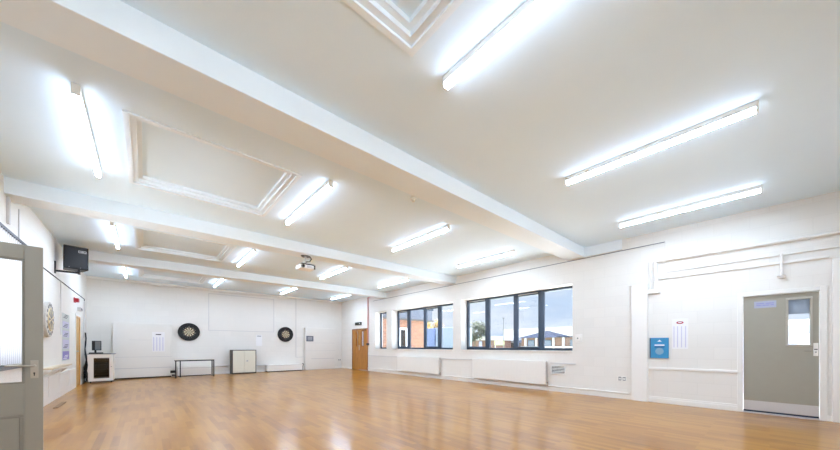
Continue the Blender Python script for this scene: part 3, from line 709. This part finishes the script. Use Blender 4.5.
# ------------------------------------------------------------------ equipment cabinet in the left corner
t = thing('equipment_cabinet', (-1.04, 14.1, 0), 'light grey equipment cabinet with smoked glass door in the corner', 'cabinet')
a, b, y0, y1, z0, z1 = -1.30, -.75, 13.78, 14.48, .06, .89
mb = MB(); mb.box(a, y0+.02, z0, a+.02, y1, z1).box(b-.02, y0+.02, z0, b, y1, z1).box(a+.02, y0+.02, z1-.02, b-.02, y1, z1).box(a+.02, y0+.02, z0, b-.02, y1, z0+.02).box(a+.02, y1-.02, z0+.02, b-.02, y1, z1-.02)
mb.build('carcass', M['offwhite'], t, bevel=.003)
bx(a-.02, y0-.01, z1, b+.03, y1+.01, z1+.022).build('top', M['grey'], t, bevel=.004)
mb = MB(); w = .09
mb.box(a+.0, y0-.004, z0, a+w+.03, y0+.02, z1-.004).box(b-w, y0-.004, z0, b, y0+.02, z1-.004).box(a+w+.03, y0-.004, z1-.11, b-w, y0+.02, z1-.004).box(a+w+.03, y0-.004, z0, b-w, y0+.02, z0+.09)
d = mb.build('door', M['offwhite'], t)
bx(a+w+.03, y0+.004, z0+.09, b-w, y0+.009, z1-.11).build('glass', M['darkglass'], d)
MB().cyl((b-.045, y0-.004, .5), (b-.045, y0-.022, .5), .011).build('knob', M['grey'], d, smooth=True)
for k, (h0, h1, mm) in enumerate(((.66, .74, 'ampbronze'), (.5, .62, 'ampface'), (.36, .48, 'ampface'), (.2, .34, 'ampface'))):
    e = bx(a+.06, y0+.06, h0, b-.06, y1-.06, h1).build('equipment_unit', M[mm], t)
    mb = MB()
    for q in range(6): mb.cyl((a+.15+q*.055, y0+.06, (h0+h1)/2), (a+.15+q*.055, y0+.045, (h0+h1)/2), .011, 10)
    mb.build('knobs', M['lightgrey'], e)
    bx(a+.02, y0+.05, h0-.016, b-.02, y1-.03, h0-.004).build('shelf', M['umber'], t)
bx(a+.33, y0+.07, .75, a+.43, y0+.12, .775).build('display', M['paper'], t)
for x in (a+.05, b-.05):
    for y in (y0+.07, y1-.06):
        MB().cyl((x-.012, y, .028), (x+.012, y, .028), .028, 16).box(x-.016, y-.016, .05, x+.016, y+.016, .062).build('caster', M['black'], t, smooth=True)
t = thing('small_monitor', (-1.13, 14.06, .912), 'small grey-screened monitor on the equipment cabinet', 'monitor', rz=math.radians(-18))
bx(-.12, -.015, .10, .10, .015, .40).build('screen_housing', M['black'], t, bevel=.006)
bx(-.04, -.018, .12, .09, -.015, .38).build('screen', M['screen'], t)
bx(-.06, -.012, .0, -.02, .012, .12).build('stand', M['black'], t)
bx(-.13, -.09, 0, .09, .09, .015).build('base', M['black'], t, bevel=.004)
o = tag(bx(-1.29, 13.84, .912, -.98, 13.90, .945).build('keyboard', M['black'], bevel=.004), 'black keyboard in front of the small monitor', 'keyboard')
mb = MB()
for k in range(14): mb.box(-1.28+k*.0212, 13.846, .9455, -1.262+k*.0212, 13.894, .949)
mb.build('keys', M['darkgrey'], o)
t = thing('cable_bundle', (-1.38, 14.4, 0), 'tangle of black cables in the corner left of the equipment cabinet', 'cable')
for k in range(7):
    pts = []
    for q in range(10):
        z = .02+.0+(1.05+.25*(k % 3))*(q/9)
        pts.append((-1.40+.035*math.sin(q*1.3+k*2)*(1-q/12), 14.2+.07*k*(1-q/11)+.05*math.cos(q*.9+k), z))
    MB().tube(pts, .011, 6).build('cable', M['black' if k % 3 else 'darkgrey'], t, smooth=True)
MB().tube([(-1.43, 14.2, 1.4), (-1.43, 14.25, 1.9), (-1.43, 14.3, 2.2), (-1.43, 14.32, 2.55)], .012, 6).build('riser_cable', M['lightgrey'], t, smooth=True)

# ------------------------------------------------------------------ left wall fittings
t = thing('speaker_bracket', (XL, 10.16, 2.71), 'black wall bracket arm under the loudspeaker', 'bracket')
bx(XL, 10.135, 2.71, XL+.02, 10.185, 2.97).build('wall_plate', M['blackmetal'], t)
bx(XL+.02, 10.14, 2.745, -1.09, 10.18, 2.785).box(-1.12, 10.12, 2.74, -1.08, 10.24, 2.79).build('arm', M['blackmetal'], t, bevel=.004)
bx(-1.12, 10.2, 2.74, -1.08, 10.24, 2.844).build('post', M['blackmetal'], t)
t = thing('loudspeaker', (-1.18, 10.34, 2.83), 'black loudspeaker mounted high on the side wall', 'loudspeaker', rz=math.radians(15))
MB().prism([(-.19, -.17), (.19, -.17), (.15, .17), (-.15, .17)], 'Z', .015, .52).build('enclosure', M['black'], t, bevel=.012)
g = MB().prism([(-.175, -.185), (.175, -.185), (.18, -.171), (-.18, -.171)], 'Z', .03, .505).build('grille', M['grille'], t, bevel=.006)
mb = MB(); mb.box(.03, -.189, .385, .15, -.185, .392).box(.03, -.189, .425, .15, -.185, .432).box(.03, -.189, .392, .037, -.185, .425).box(.143, -.189, .392, .15, -.185, .425).box(.06, -.188, .404, .12, -.185, .413)
mb.build('badge', M['lightgrey'], g)
MB().sphere((-.11, -.186, .05), .008, 6).sphere((.06, -.186, .05), .008, 6).build('screw', M['grey'], t)
pipe('cable', [(XL+.008, 8.6, 2.63), (XL+.008, 14.45, 2.635), (XL+.008, 14.45, 2.58)], .010, 'darkgrey', 'dark cable run sloping away along side wall below loudspeaker', 'cable')
pipe('conduit_pipe', [(XL+.012, 10.75, 2.62), (XL+.012, 10.75, 1.4)], .007, 'lightgrey', 'thin pale conduit dropping from cable run, left of fire sounder')
for yy, l in ((7.09, 'wider white upright strip high on side wall over the open door'), (7.64, 'thin grey upright strip high on side wall over the open door')):
    tag(bx(XL, yy-.02, 2.86 if yy < 7.3 else 2.8, XL+(.03 if yy < 7.3 else .012), yy+(.03 if yy < 7.3 else .01), 3.24).build('wall_strip', M['lightgrey']), l, 'trunking')
t = thing('fire_sounder', (XL, 12.6, 2.36), 'red fire alarm sounder box above the amber door', 'alarm')
bx(XL, 12.56, 2.355, XL+.09, 12.72, 2.455).build('body', M['red'], t, bevel=.008)
bx(XL, 12.53, 2.34, XL+.02, 12.75, 2.47).build('back_box', M['red'], t, bevel=.004)
t = thing('emergency_light', (XL, 13.3, 2.2), 'small grey emergency light over the amber door frame', 'light fitting')
bx(XL, 13.15, 2.16, XL+.07, 13.45, 2.26).build('body', M['lightgrey'], t, bevel=.006)
bx(XL+.07, 13.17, 2.18, XL+.075, 13.43, 2.24).build('lens', M['grey'], t)
t = thing('round_board', (XL, 9.35, 1.33), 'round grey textured board partly hidden behind the open taupe door', 'dartboard')
MB().cyl((XL, 9.36, 1.665), (XL+.06, 9.36, 1.665), .345, 40).build('backing', M['cork'], t, bevel=.01)
mb = MB(); mb.cyl((XL+.06, 9.36, 1.665), (XL+.075, 9.36, 1.665), .225, 36)
mb.build('board_face', M['sisal_cream'], t)
for k in range(10):
    a = 2*PI*k/10
    MB().prism([(9.36+r*math.cos(a+s), 1.665+r*math.sin(a+s)) for r, s in ((.03, -.15), (.21, -.15), (.21, .15), (.03, .15))], 'X', XL+.075, XL+.078).build('segment', M['grey'], t)
for k in range(16):
    a = 2*PI*(k+.5)/16
    MB().cyl((XL+.06, 9.36+.285*math.cos(a), 1.665+.285*math.sin(a)), (XL+.067, 9.36+.285*math.cos(a), 1.665+.285*math.sin(a)), .028, 8).build('dark_spot', M['grey'], t)
t = thing('poster', (XL, 11.41, .8), 'tall narrow poster with lilac printed bands on side wall', 'poster')
bx(XL, 10.94, .79, XL+.004, 11.88, 1.93).build('sheet', M['postergreen'], t)
for k, (za, zb, mm) in enumerate(((1.80, 1.90, 'postergreen'), (1.58, 1.74, 'posterlilac'), (1.36, 1.52, 'posterlilac'), (1.08, 1.30, 'posterlilac'), (.82, 1.02, 'posterviolet'))):
    p = bx(XL+.004, 11.0, za, XL+.0055, 11.82, zb).build('printed_band', M[mm], t)
    mb = MB()
    for q in range(3): mb.box(XL+.0055, 11.08+q*.1, za+.02+q*.035, XL+.0065, 11.55+q*.08, za+.035+q*.035)
    mb.build('print_lines', M['ink' if k != 4 else 'paper'], p)
t = thing('wall_shelf', (XL, 10.0, .66), 'narrow beige wall shelf behind the open taupe door', 'shelf')
bx(XL, 8.9, .70, XL+.155, 11.0, .73).build('shelf_board', M['beige'], t, bevel=.003)
bx(XL, 8.9, .66, XL+.14, 11.0, .70).build('shelf_edge', M['white'], t)
for y in (9.0, 10.0, 10.9): MB().prism([(XL, .66), (XL+.12, .66), (XL, .54)], 'Y', y-.012, y+.012).build('bracket', M['white'], t)
t = thing('wall_cladding', (XL, 11.0, .13), 'white low panelling on side wall beneath the beige shelf', 'panelling')
mb = MB(); mb.box(XL, 8.3, .13, XL+.03, 12.7, .54)
mb.build('panel_board', M['white'], t)
for y in (9.4, 10.5, 11.6): bx(XL+.03, y-.02, .13, XL+.038, y+.02, .54).build('batten', M['white'], t)

# ------------------------------------------------------------------ projector
t = thing('projector_mount', (2.80, 7.18, 3.0), 'silver ceiling bracket fixed under the middle beam', 'bracket')
MB().cyl((2.80, 7.18, 3.245), (2.80, 7.18, 3.225), .09, 24).build('ceiling_plate', M['grey'], t, smooth=True)
MB().tube([(2.80, 7.18, 3.225), (2.80, 7.18, 3.05)], .024).build('pole', M['lightgrey'], t, smooth=True)
MB().tube([(2.86, 7.10, 3.23), (2.90, 7.08, 3.17), (2.87, 7.10, 3.11), (2.80, 7.16, 3.10)], .014, 8).build('cable_loop', M['black'], t, smooth=True)
MB().tube([(2.74, 7.14, 3.235), (2.68, 7.12, 3.22)], .014, 8).build('cable_tail', M['darkgrey'], t, smooth=True)
bx(2.70, 7.10, 3.045, 2.90, 7.26, 3.055).build('mount_plate', M['grey'], t)
t = thing('projector', (2.80, 7.18, 2.92), 'white projector hanging from the middle beam bracket', 'projector')
bx(2.63, 7.05, 2.925, 2.98, 7.34, 3.02).build('body', M['white'], t, bevel=.018)
bx(2.66, 7.06, 3.02, 2.96, 7.33, 3.045).build('rear_casing', M['darkgrey'], t, bevel=.008)
MB().cyl((2.69, 7.05, 2.972), (2.69, 7.02, 2.972), .04, 24).build('lens_ring', M['grey'], t, smooth=True)
MB().cyl((2.69, 7.02, 2.972), (2.69, 7.018, 2.972), .028, 24).build('lens', M['black'], t)
bx(2.78, 7.046, 2.945, 2.95, 7.05, 3.0).build('side_vent', M['lightgrey'], t)
bx(2.94, 7.045, 2.93, 2.984, 7.345, 3.03).build('end_panel', M['darkgrey'], t, bevel=.01)
t = thing('ceiling_sensor', (3.14, 3.70, 3.38), 'small white ceiling sensor beyond the first beam', 'sensor')
MB().cyl((3.14, 3.70, H), (3.14, 3.70, 3.44), .045, 20).build('base', M['white'], t, smooth=True)
MB().cyl((3.14, 3.70, 3.44), (3.14, 3.70, 3.40), .03, 20, .02).build('dome', M['white'], t, smooth=True)

# ------------------------------------------------------------------ outside
tag(bx(-40, -40, -.6, 120, 120, -.35).build('ground_outside', M['paving'], local=True), 'pale paved ground outside the windows', 'ground', kind=ST)
tag(bx(14, 10, -.35, 36, 60, -.30).build('lawn', M['lawn'], local=True), 'mown lawn outside the large window', 'lawn', kind=ST)
t = thing('brick_building', (10.2, 13.5, -.35), 'brick wing with grey slate band and white window close outside', 'building')
holes(MB(), 'Y', 12.6, 12.85, 8.2, 11.5, -.35, 2.56, [(9.35, 10.32, .55, 2.1)]).build('wall', M['redbrick'], t)
bx(11.25, 12.85, -.35, 11.5, 16, 2.56).build('side_wall', M['farbrick'], t)
bx(8.2, 12.45, 2.56, 11.95, 12.85, 3.12).build('slate_band', M['slateroof'], t)
bx(8.2, 12.4, 2.5, 12.0, 12.85, 2.56).build('soffit', M['umber'], t)
bx(8.2, 12.4, 3.12, 12.0, 16, 3.2).build('roof', M['darkroof'], t)
mb = MB()
for q in ((9.35, .55, 10.32, .65), (9.35, 2.0, 10.32, 2.1), (9.35, .65, 9.45, 2.0), (10.22, .65, 10.32, 2.0), (9.80, .65, 9.87, 2.0)): mb.box(q[0], 12.62, q[1], q[2], 12.70, q[3])
w = mb.build('window_frame', M['paper'], t)
bx(9.45, 12.65, .65, 10.22, 12.66, 2.0).build('pane', M['darkglass'], w)
bx(9.45, 12.80, .65, 9.80, 12.84, 2.0).build('curtain', M['container_pale'], w)
bx(9.87, 12.80, .65, 10.22, 12.84, 2.0).build('dark_interior', M['ink'], w)
for k, (ya, yb, mm, l) in enumerate(((22.6, 26.4, 'container', 'blue-lilac corrugated container seen through window onto brick wing'), (19.7, 22.4, 'container_pale', 'pale lilac corrugated container right of the blue-lilac one'))):
    t = thing('storage_container', (23.2, (ya+yb)/2, -.35), l, 'container')
    mb = MB(); n = 24; pl_ = []
    for q in range(n):
        y = ya+(yb-ya)*q/n; st = (yb-ya)/n
        pl_ += [(22.0, y), (22.0, y+st*.4), (22.05, y+st*.5), (22.05, y+st*.9)]
    pl_ += [(22.0, yb), (24.4, yb), (24.4, ya)]
    mb.prism(pl_, 'Z', -.2, 2.88).build('corrugated_body', M[mm], t)
    bx(21.98, ya-.03, 2.88, 24.42, yb+.03, 2.98).build('roof_rail', M[mm], t); bx(21.98, ya-.03, -.35, 24.42, yb+.03, -.2).build('base_rail', M[mm], t)

def tree(x, y, z, hgt, rad, m, label, n=700, seed=1, zs=.8):
    R = random.Random(seed)
    t = thing('tree', (x, y, z), label, 'tree')
    mb = MB(); mb.cyl((x, y, z), (x+.1, y, z+hgt*.55), .16, 10, .09)
    for k in range(7):
        a = 2*PI*k/7+R.random(); mb.cyl((x+.07, y, z+hgt*(.35+.03*k)), (x+rad*.7*math.cos(a), y+rad*.7*math.sin(a), z+hgt*(.62+.05*k)), .06, 6, .015)
    mb.build('trunk', M['bark'], t)
    mb = MB(); cs = [(R.uniform(-.7, .7)*rad, R.uniform(-.7, .7)*rad, R.uniform(-.6, .7)*rad*zs) for _ in range(14)]
    for k in range(n):
        c = R.choice(cs); d = Vector((R.gauss(0, 1), R.gauss(0, 1), R.gauss(0, 1))).normalized()*rad*.42*R.random()**.5
        p = Vector((x, y, z+hgt-rad*zs))+Vector(c)+d; s = R.uniform(.06, .13)*rad/1.6
        u = Vector((R.gauss(0, 1), R.gauss(0, 1), R.gauss(0, 1))).normalized(); v = u.orthogonal().normalized()
        mb.face([mb.bm.verts.new(p+u*s*1.6), mb.bm.verts.new(p+v*s), mb.bm.verts.new(p-u*s*1.6), mb.bm.verts.new(p-v*s)])
    mb.build('foliage', M[m], t, fixn=False)
    return t
tree(29, 30.5, -.35, 5.3, 1.9, 'leafgold', 'golden autumn tree showing above the lilac containers', 900, 3)
tree(38.3, 30.4, -.35, 5.2, 1.9, 'leafgreen', 'thin grey-green tree in first pane of the large window', 1500, 5)
# long hipped-roof bungalow
def hip(mb, x0, y0, x1, y1, z0, z1, rd):
    """hipped roof block"""
    b = [mb.bm.verts.new(p) for p in ((x0, y0, z0), (x1, y0, z0), (x1, y1, z0), (x0, y1, z0))]
    xm = (x0+x1)/2; r = [mb.bm.verts.new((xm, y0+rd, z1)), mb.bm.verts.new((xm, y1-rd, z1))]
    mb.face([b[0], b[1], r[0]]); mb.face([b[1], b[2], r[1], r[0]]); mb.face([b[2], b[3], r[1]]); mb.face([b[3], b[0], r[0], r[1]]); mb.face(b[::-1])
    return mb
t = thing('bungalow', (43, 20.4, -.35), 'brown brick bungalow with dark hipped roof in right panes of large window', 'building')
bx(40.4, 14.2, -.35, 46, 23.6, 2.3).build('wall', M['farbrick'], t)
hip(MB(), 39.9, 18.2, 46.5, 24.1, 2.3, 3.35, 2.7).build('roof', M['darkroof'], t)
bx(39.9, 13.5, 2.3, 46.5, 18.2, 2.42).build('flat_roof', M['darkroof'], t)
for y in (22.9, 21.3, 18.9, 17.6):
    bx(40.2, y-.12, -.35, 40.4, y+.12, 2.3).build('white_post', M['render'], t)
for y0_, y1_ in ((21.6, 22.6), (19.2, 20.6), (15.2, 16.8)):
    f_ = bx(40.34, y0_, .9, 40.4, y1_, 2.0).build('window', M['anthracite'], t)
    bx(40.33, y0_+.1, 1.0, 40.34, y1_-.1, 1.9).build('pane', M['slate'], f_)
bx(40.1, 14.2, .95, 40.4, 23.6, 1.15).build('white_ledge', M['render'], t)
t = thing('flat_roofed_building', (43, 30, -.35), 'low brick building with white flat roof in left panes of large window', 'building')
bx(41, 28.8, -.35, 46, 37, 2.1).build('wall', M['farbrick'], t)
bx(40.6, 28.4, 2.1, 46.4, 37.4, 2.75).build('roof', M['render'], t)
for y0_, y1_ in ((29.4, 30.3), (31.0, 31.6)): bx(40.95, y0_, .2, 41, y1_, 1.95).build('white_door', M['container_pale'], t)
t = thing('garage', (48, 26, -.35), 'low dark roofed shed beyond lawn in second pane of large window', 'building')
bx(46.6, 24.2, -.35, 51, 31.6, 1.75).build('wall', M['umber'], t)
hip(MB(), 46.5, 24.3, 51.3, 28.4, 1.75, 2.9, 1.3).build('roof', M['darkroof'], t)
bx(46.5, 28.4, 1.75, 51.3, 32.0, 2.6).build('white_fascia', M['render'], t)
t = thing('pale_board', (38, 25.6, .9), 'pale lime board standing on the lawn in second pane', 'sign')
bx(37.95, 24.9, 1.3, 38.05, 26.5, 1.95).build('board', M['signcream'], t)
for y in (25.0, 26.4): bx(37.97, y-.05, -.32, 38.03, y+.05, 1.3).build('post', M['render'], t)
t = thing('warehouse', (80, 34, -.35), 'long pale building rising behind the dark hipped roof', 'building')
bx(70, 20, -.35, 90, 46, 5.4).build('wall', M['palebuilding'], t)
bx(69.8, 19.8, 5.4, 90.2, 46.2, 5.6).build('roof_edge', M['grey'], t)
t = thing('lamp_post', (42.5, 28.0, -.35), 'slim grey lamp post in second pane of the large window', 'lamp post')
MB().cyl((36, 23.7, -.35), (36, 23.7, 4.9), .035, 10, .025).build('pole', M['darkgrey'], t)
bx(35.88, 23.6, 4.9, 36.12, 23.8, 4.96).build('lamp_head', M['darkgrey'], t)
t = thing('garden_wall', (15, -1.5, -.35), 'white rendered outbuilding seen through the grey door panel', 'building')
bx(14, -4.5, -.35, 17, 1.5, 1.75).build('wall', M['container_pale'], t)
bx(13.8, -4.7, 1.75, 17.2, 1.7, 1.9).build('roof_edge', M['render'], t)
bx(13.96, -1.2, .9, 14, -.55, 1.5).build('window', M['paper'], t)

# ------------------------------------------------------------------ sky
w = bpy.data.worlds.new('sky'); bpy.context.scene.world = w; w.use_nodes = True
N, L = w.node_tree.nodes, w.node_tree.links
bg = N['Background']; tc = N.new('ShaderNodeTexCoord'); mp = N.new('ShaderNodeMapping'); mp.inputs['Scale'].default_value = (2, 2, 6)
no = N.new('ShaderNodeTexNoise'); no.inputs['Scale'].default_value = 2.4; no.inputs['Detail'].default_value = 6
L.new(tc.outputs['Generated'], mp.inputs['Vector']); L.new(mp.outputs[0], no.inputs['Vector'])
cr = N.new('ShaderNodeValToRGB'); e = cr.color_ramp.elements
e[0].position = .36; e[0].color = lin((196, 218, 246))+(1,); e[1].position = .66; e[1].color = lin((232, 242, 254))+(1,)
L.new(no.outputs['Fac'], cr.inputs[0]); L.new(cr.outputs[0], bg.inputs['Color'])
# overcast sky: brightness added at zenith and behind the front wall as room fill
def mth(op, a, b=None, clamp=False):
    n = N.new('ShaderNodeMath'); n.operation = op; n.use_clamp = clamp
    for i, v in enumerate((a, b)):
        if v is None: continue
        if isinstance(v, (int, float)): n.inputs[i].default_value = v
        else: L.new(v, n.inputs[i])
    return n.outputs[0]
sx = N.new('ShaderNodeSeparateXYZ'); L.new(tc.outputs['Generated'], sx.inputs[0])
up = mth('MAXIMUM', sx.outputs['Z'], 0.0)
zen = mth('MULTIPLY', mth('SUBTRACT', up, .22, True), SKY_ZENITH)
dt = N.new('ShaderNodeVectorMath'); dt.operation = 'DOT_PRODUCT'; L.new(tc.outputs['Generated'], dt.inputs[0]); dt.inputs[1].default_value = Vector(FILL_SIDE).normalized()
fill_zone = mth('MULTIPLY', mth('POWER', mth('MAXIMUM', dt.outputs['Value'], 0.0), 2.0), SKY_FILL)
L.new(mth('ADD', mth('ADD', zen, fill_zone), SKY_STRENGTH), bg.inputs['Strength'])

# added hazy sun, high and nearly in line with the window wall, to fill the room by ground bounce, not directly
sl = bpy.data.lights.new('sun', 'SUN'); sl.energy = SUN_POWER; sl.angle = math.radians(4); sl.color = (.97, .99, 1.0)
so = bpy.data.objects.new('sun', sl); C.objects.link(so); so.location = (20, 60, 60)
so.rotation_euler = Vector((.22, .97, 1.45)).to_track_quat('Z', 'Y').to_euler()

# daylight portals in the window openings: they add no light, they only guide the sampling of the sky
def portal(loc, sx_, sy_, rot):
    l = bpy.data.lights.new('daylight_portal', 'AREA'); l.shape = 'RECTANGLE'; l.size = sx_; l.size_y = sy_; l.cycles.is_portal = True
    o = bpy.data.objects.new('daylight_portal', l); C.objects.link(o); o.location = loc; o.rotation_euler = rot; o['kind'] = 'helper'
for y0, y1, z0, z1 in WIN: portal((XR+.40, (y0+y1)/2, (z0+z1)/2), z1-z0, y1-y0, (0, PI/2, 0))
portal((XL-.26, 6.075, 1.77), 1.82, 3.55, (0, -PI/2, 0))
for a, b, z0, z1 in FILL_WIN: portal(((a+b)/2, YF-.26, (z0+z1)/2), b-a, z1-z0, (PI/2, 0, 0))

# ------------------------------------------------------------------ camera
cam = bpy.data.cameras.new('camera'); co = bpy.data.objects.new('camera', cam); C.objects.link(co)
co.location = (0, 0, 1.14); co.rotation_euler = (PI/2, 0, -math.atan(275/310.0))
cam.sensor_width = 36; cam.lens = 310/840*36; cam.shift_y = (346.3-225)/840; cam.clip_start = .05; cam.clip_end = 500
sc = bpy.context.scene; sc.camera = co
sc.view_settings.view_transform = 'Standard'; sc.view_settings.look = 'None'; sc.view_settings.gamma = 1; sc.view_settings.use_curve_mapping = False
sc.view_settings.exposure = 1.34
sc.cycles.use_denoising = True; sc.cycles.denoising_prefilter = 'ACCURATE'
sc.cycles.max_bounces = 10; sc.cycles.diffuse_bounces = 7; sc.cycles.transparent_max_bounces = 16
sc.cycles.sample_clamp_indirect = 4; sc.cycles.caustics_reflective = False; sc.cycles.caustics_refractive = False; sc.cycles.blur_glossy = 1.0
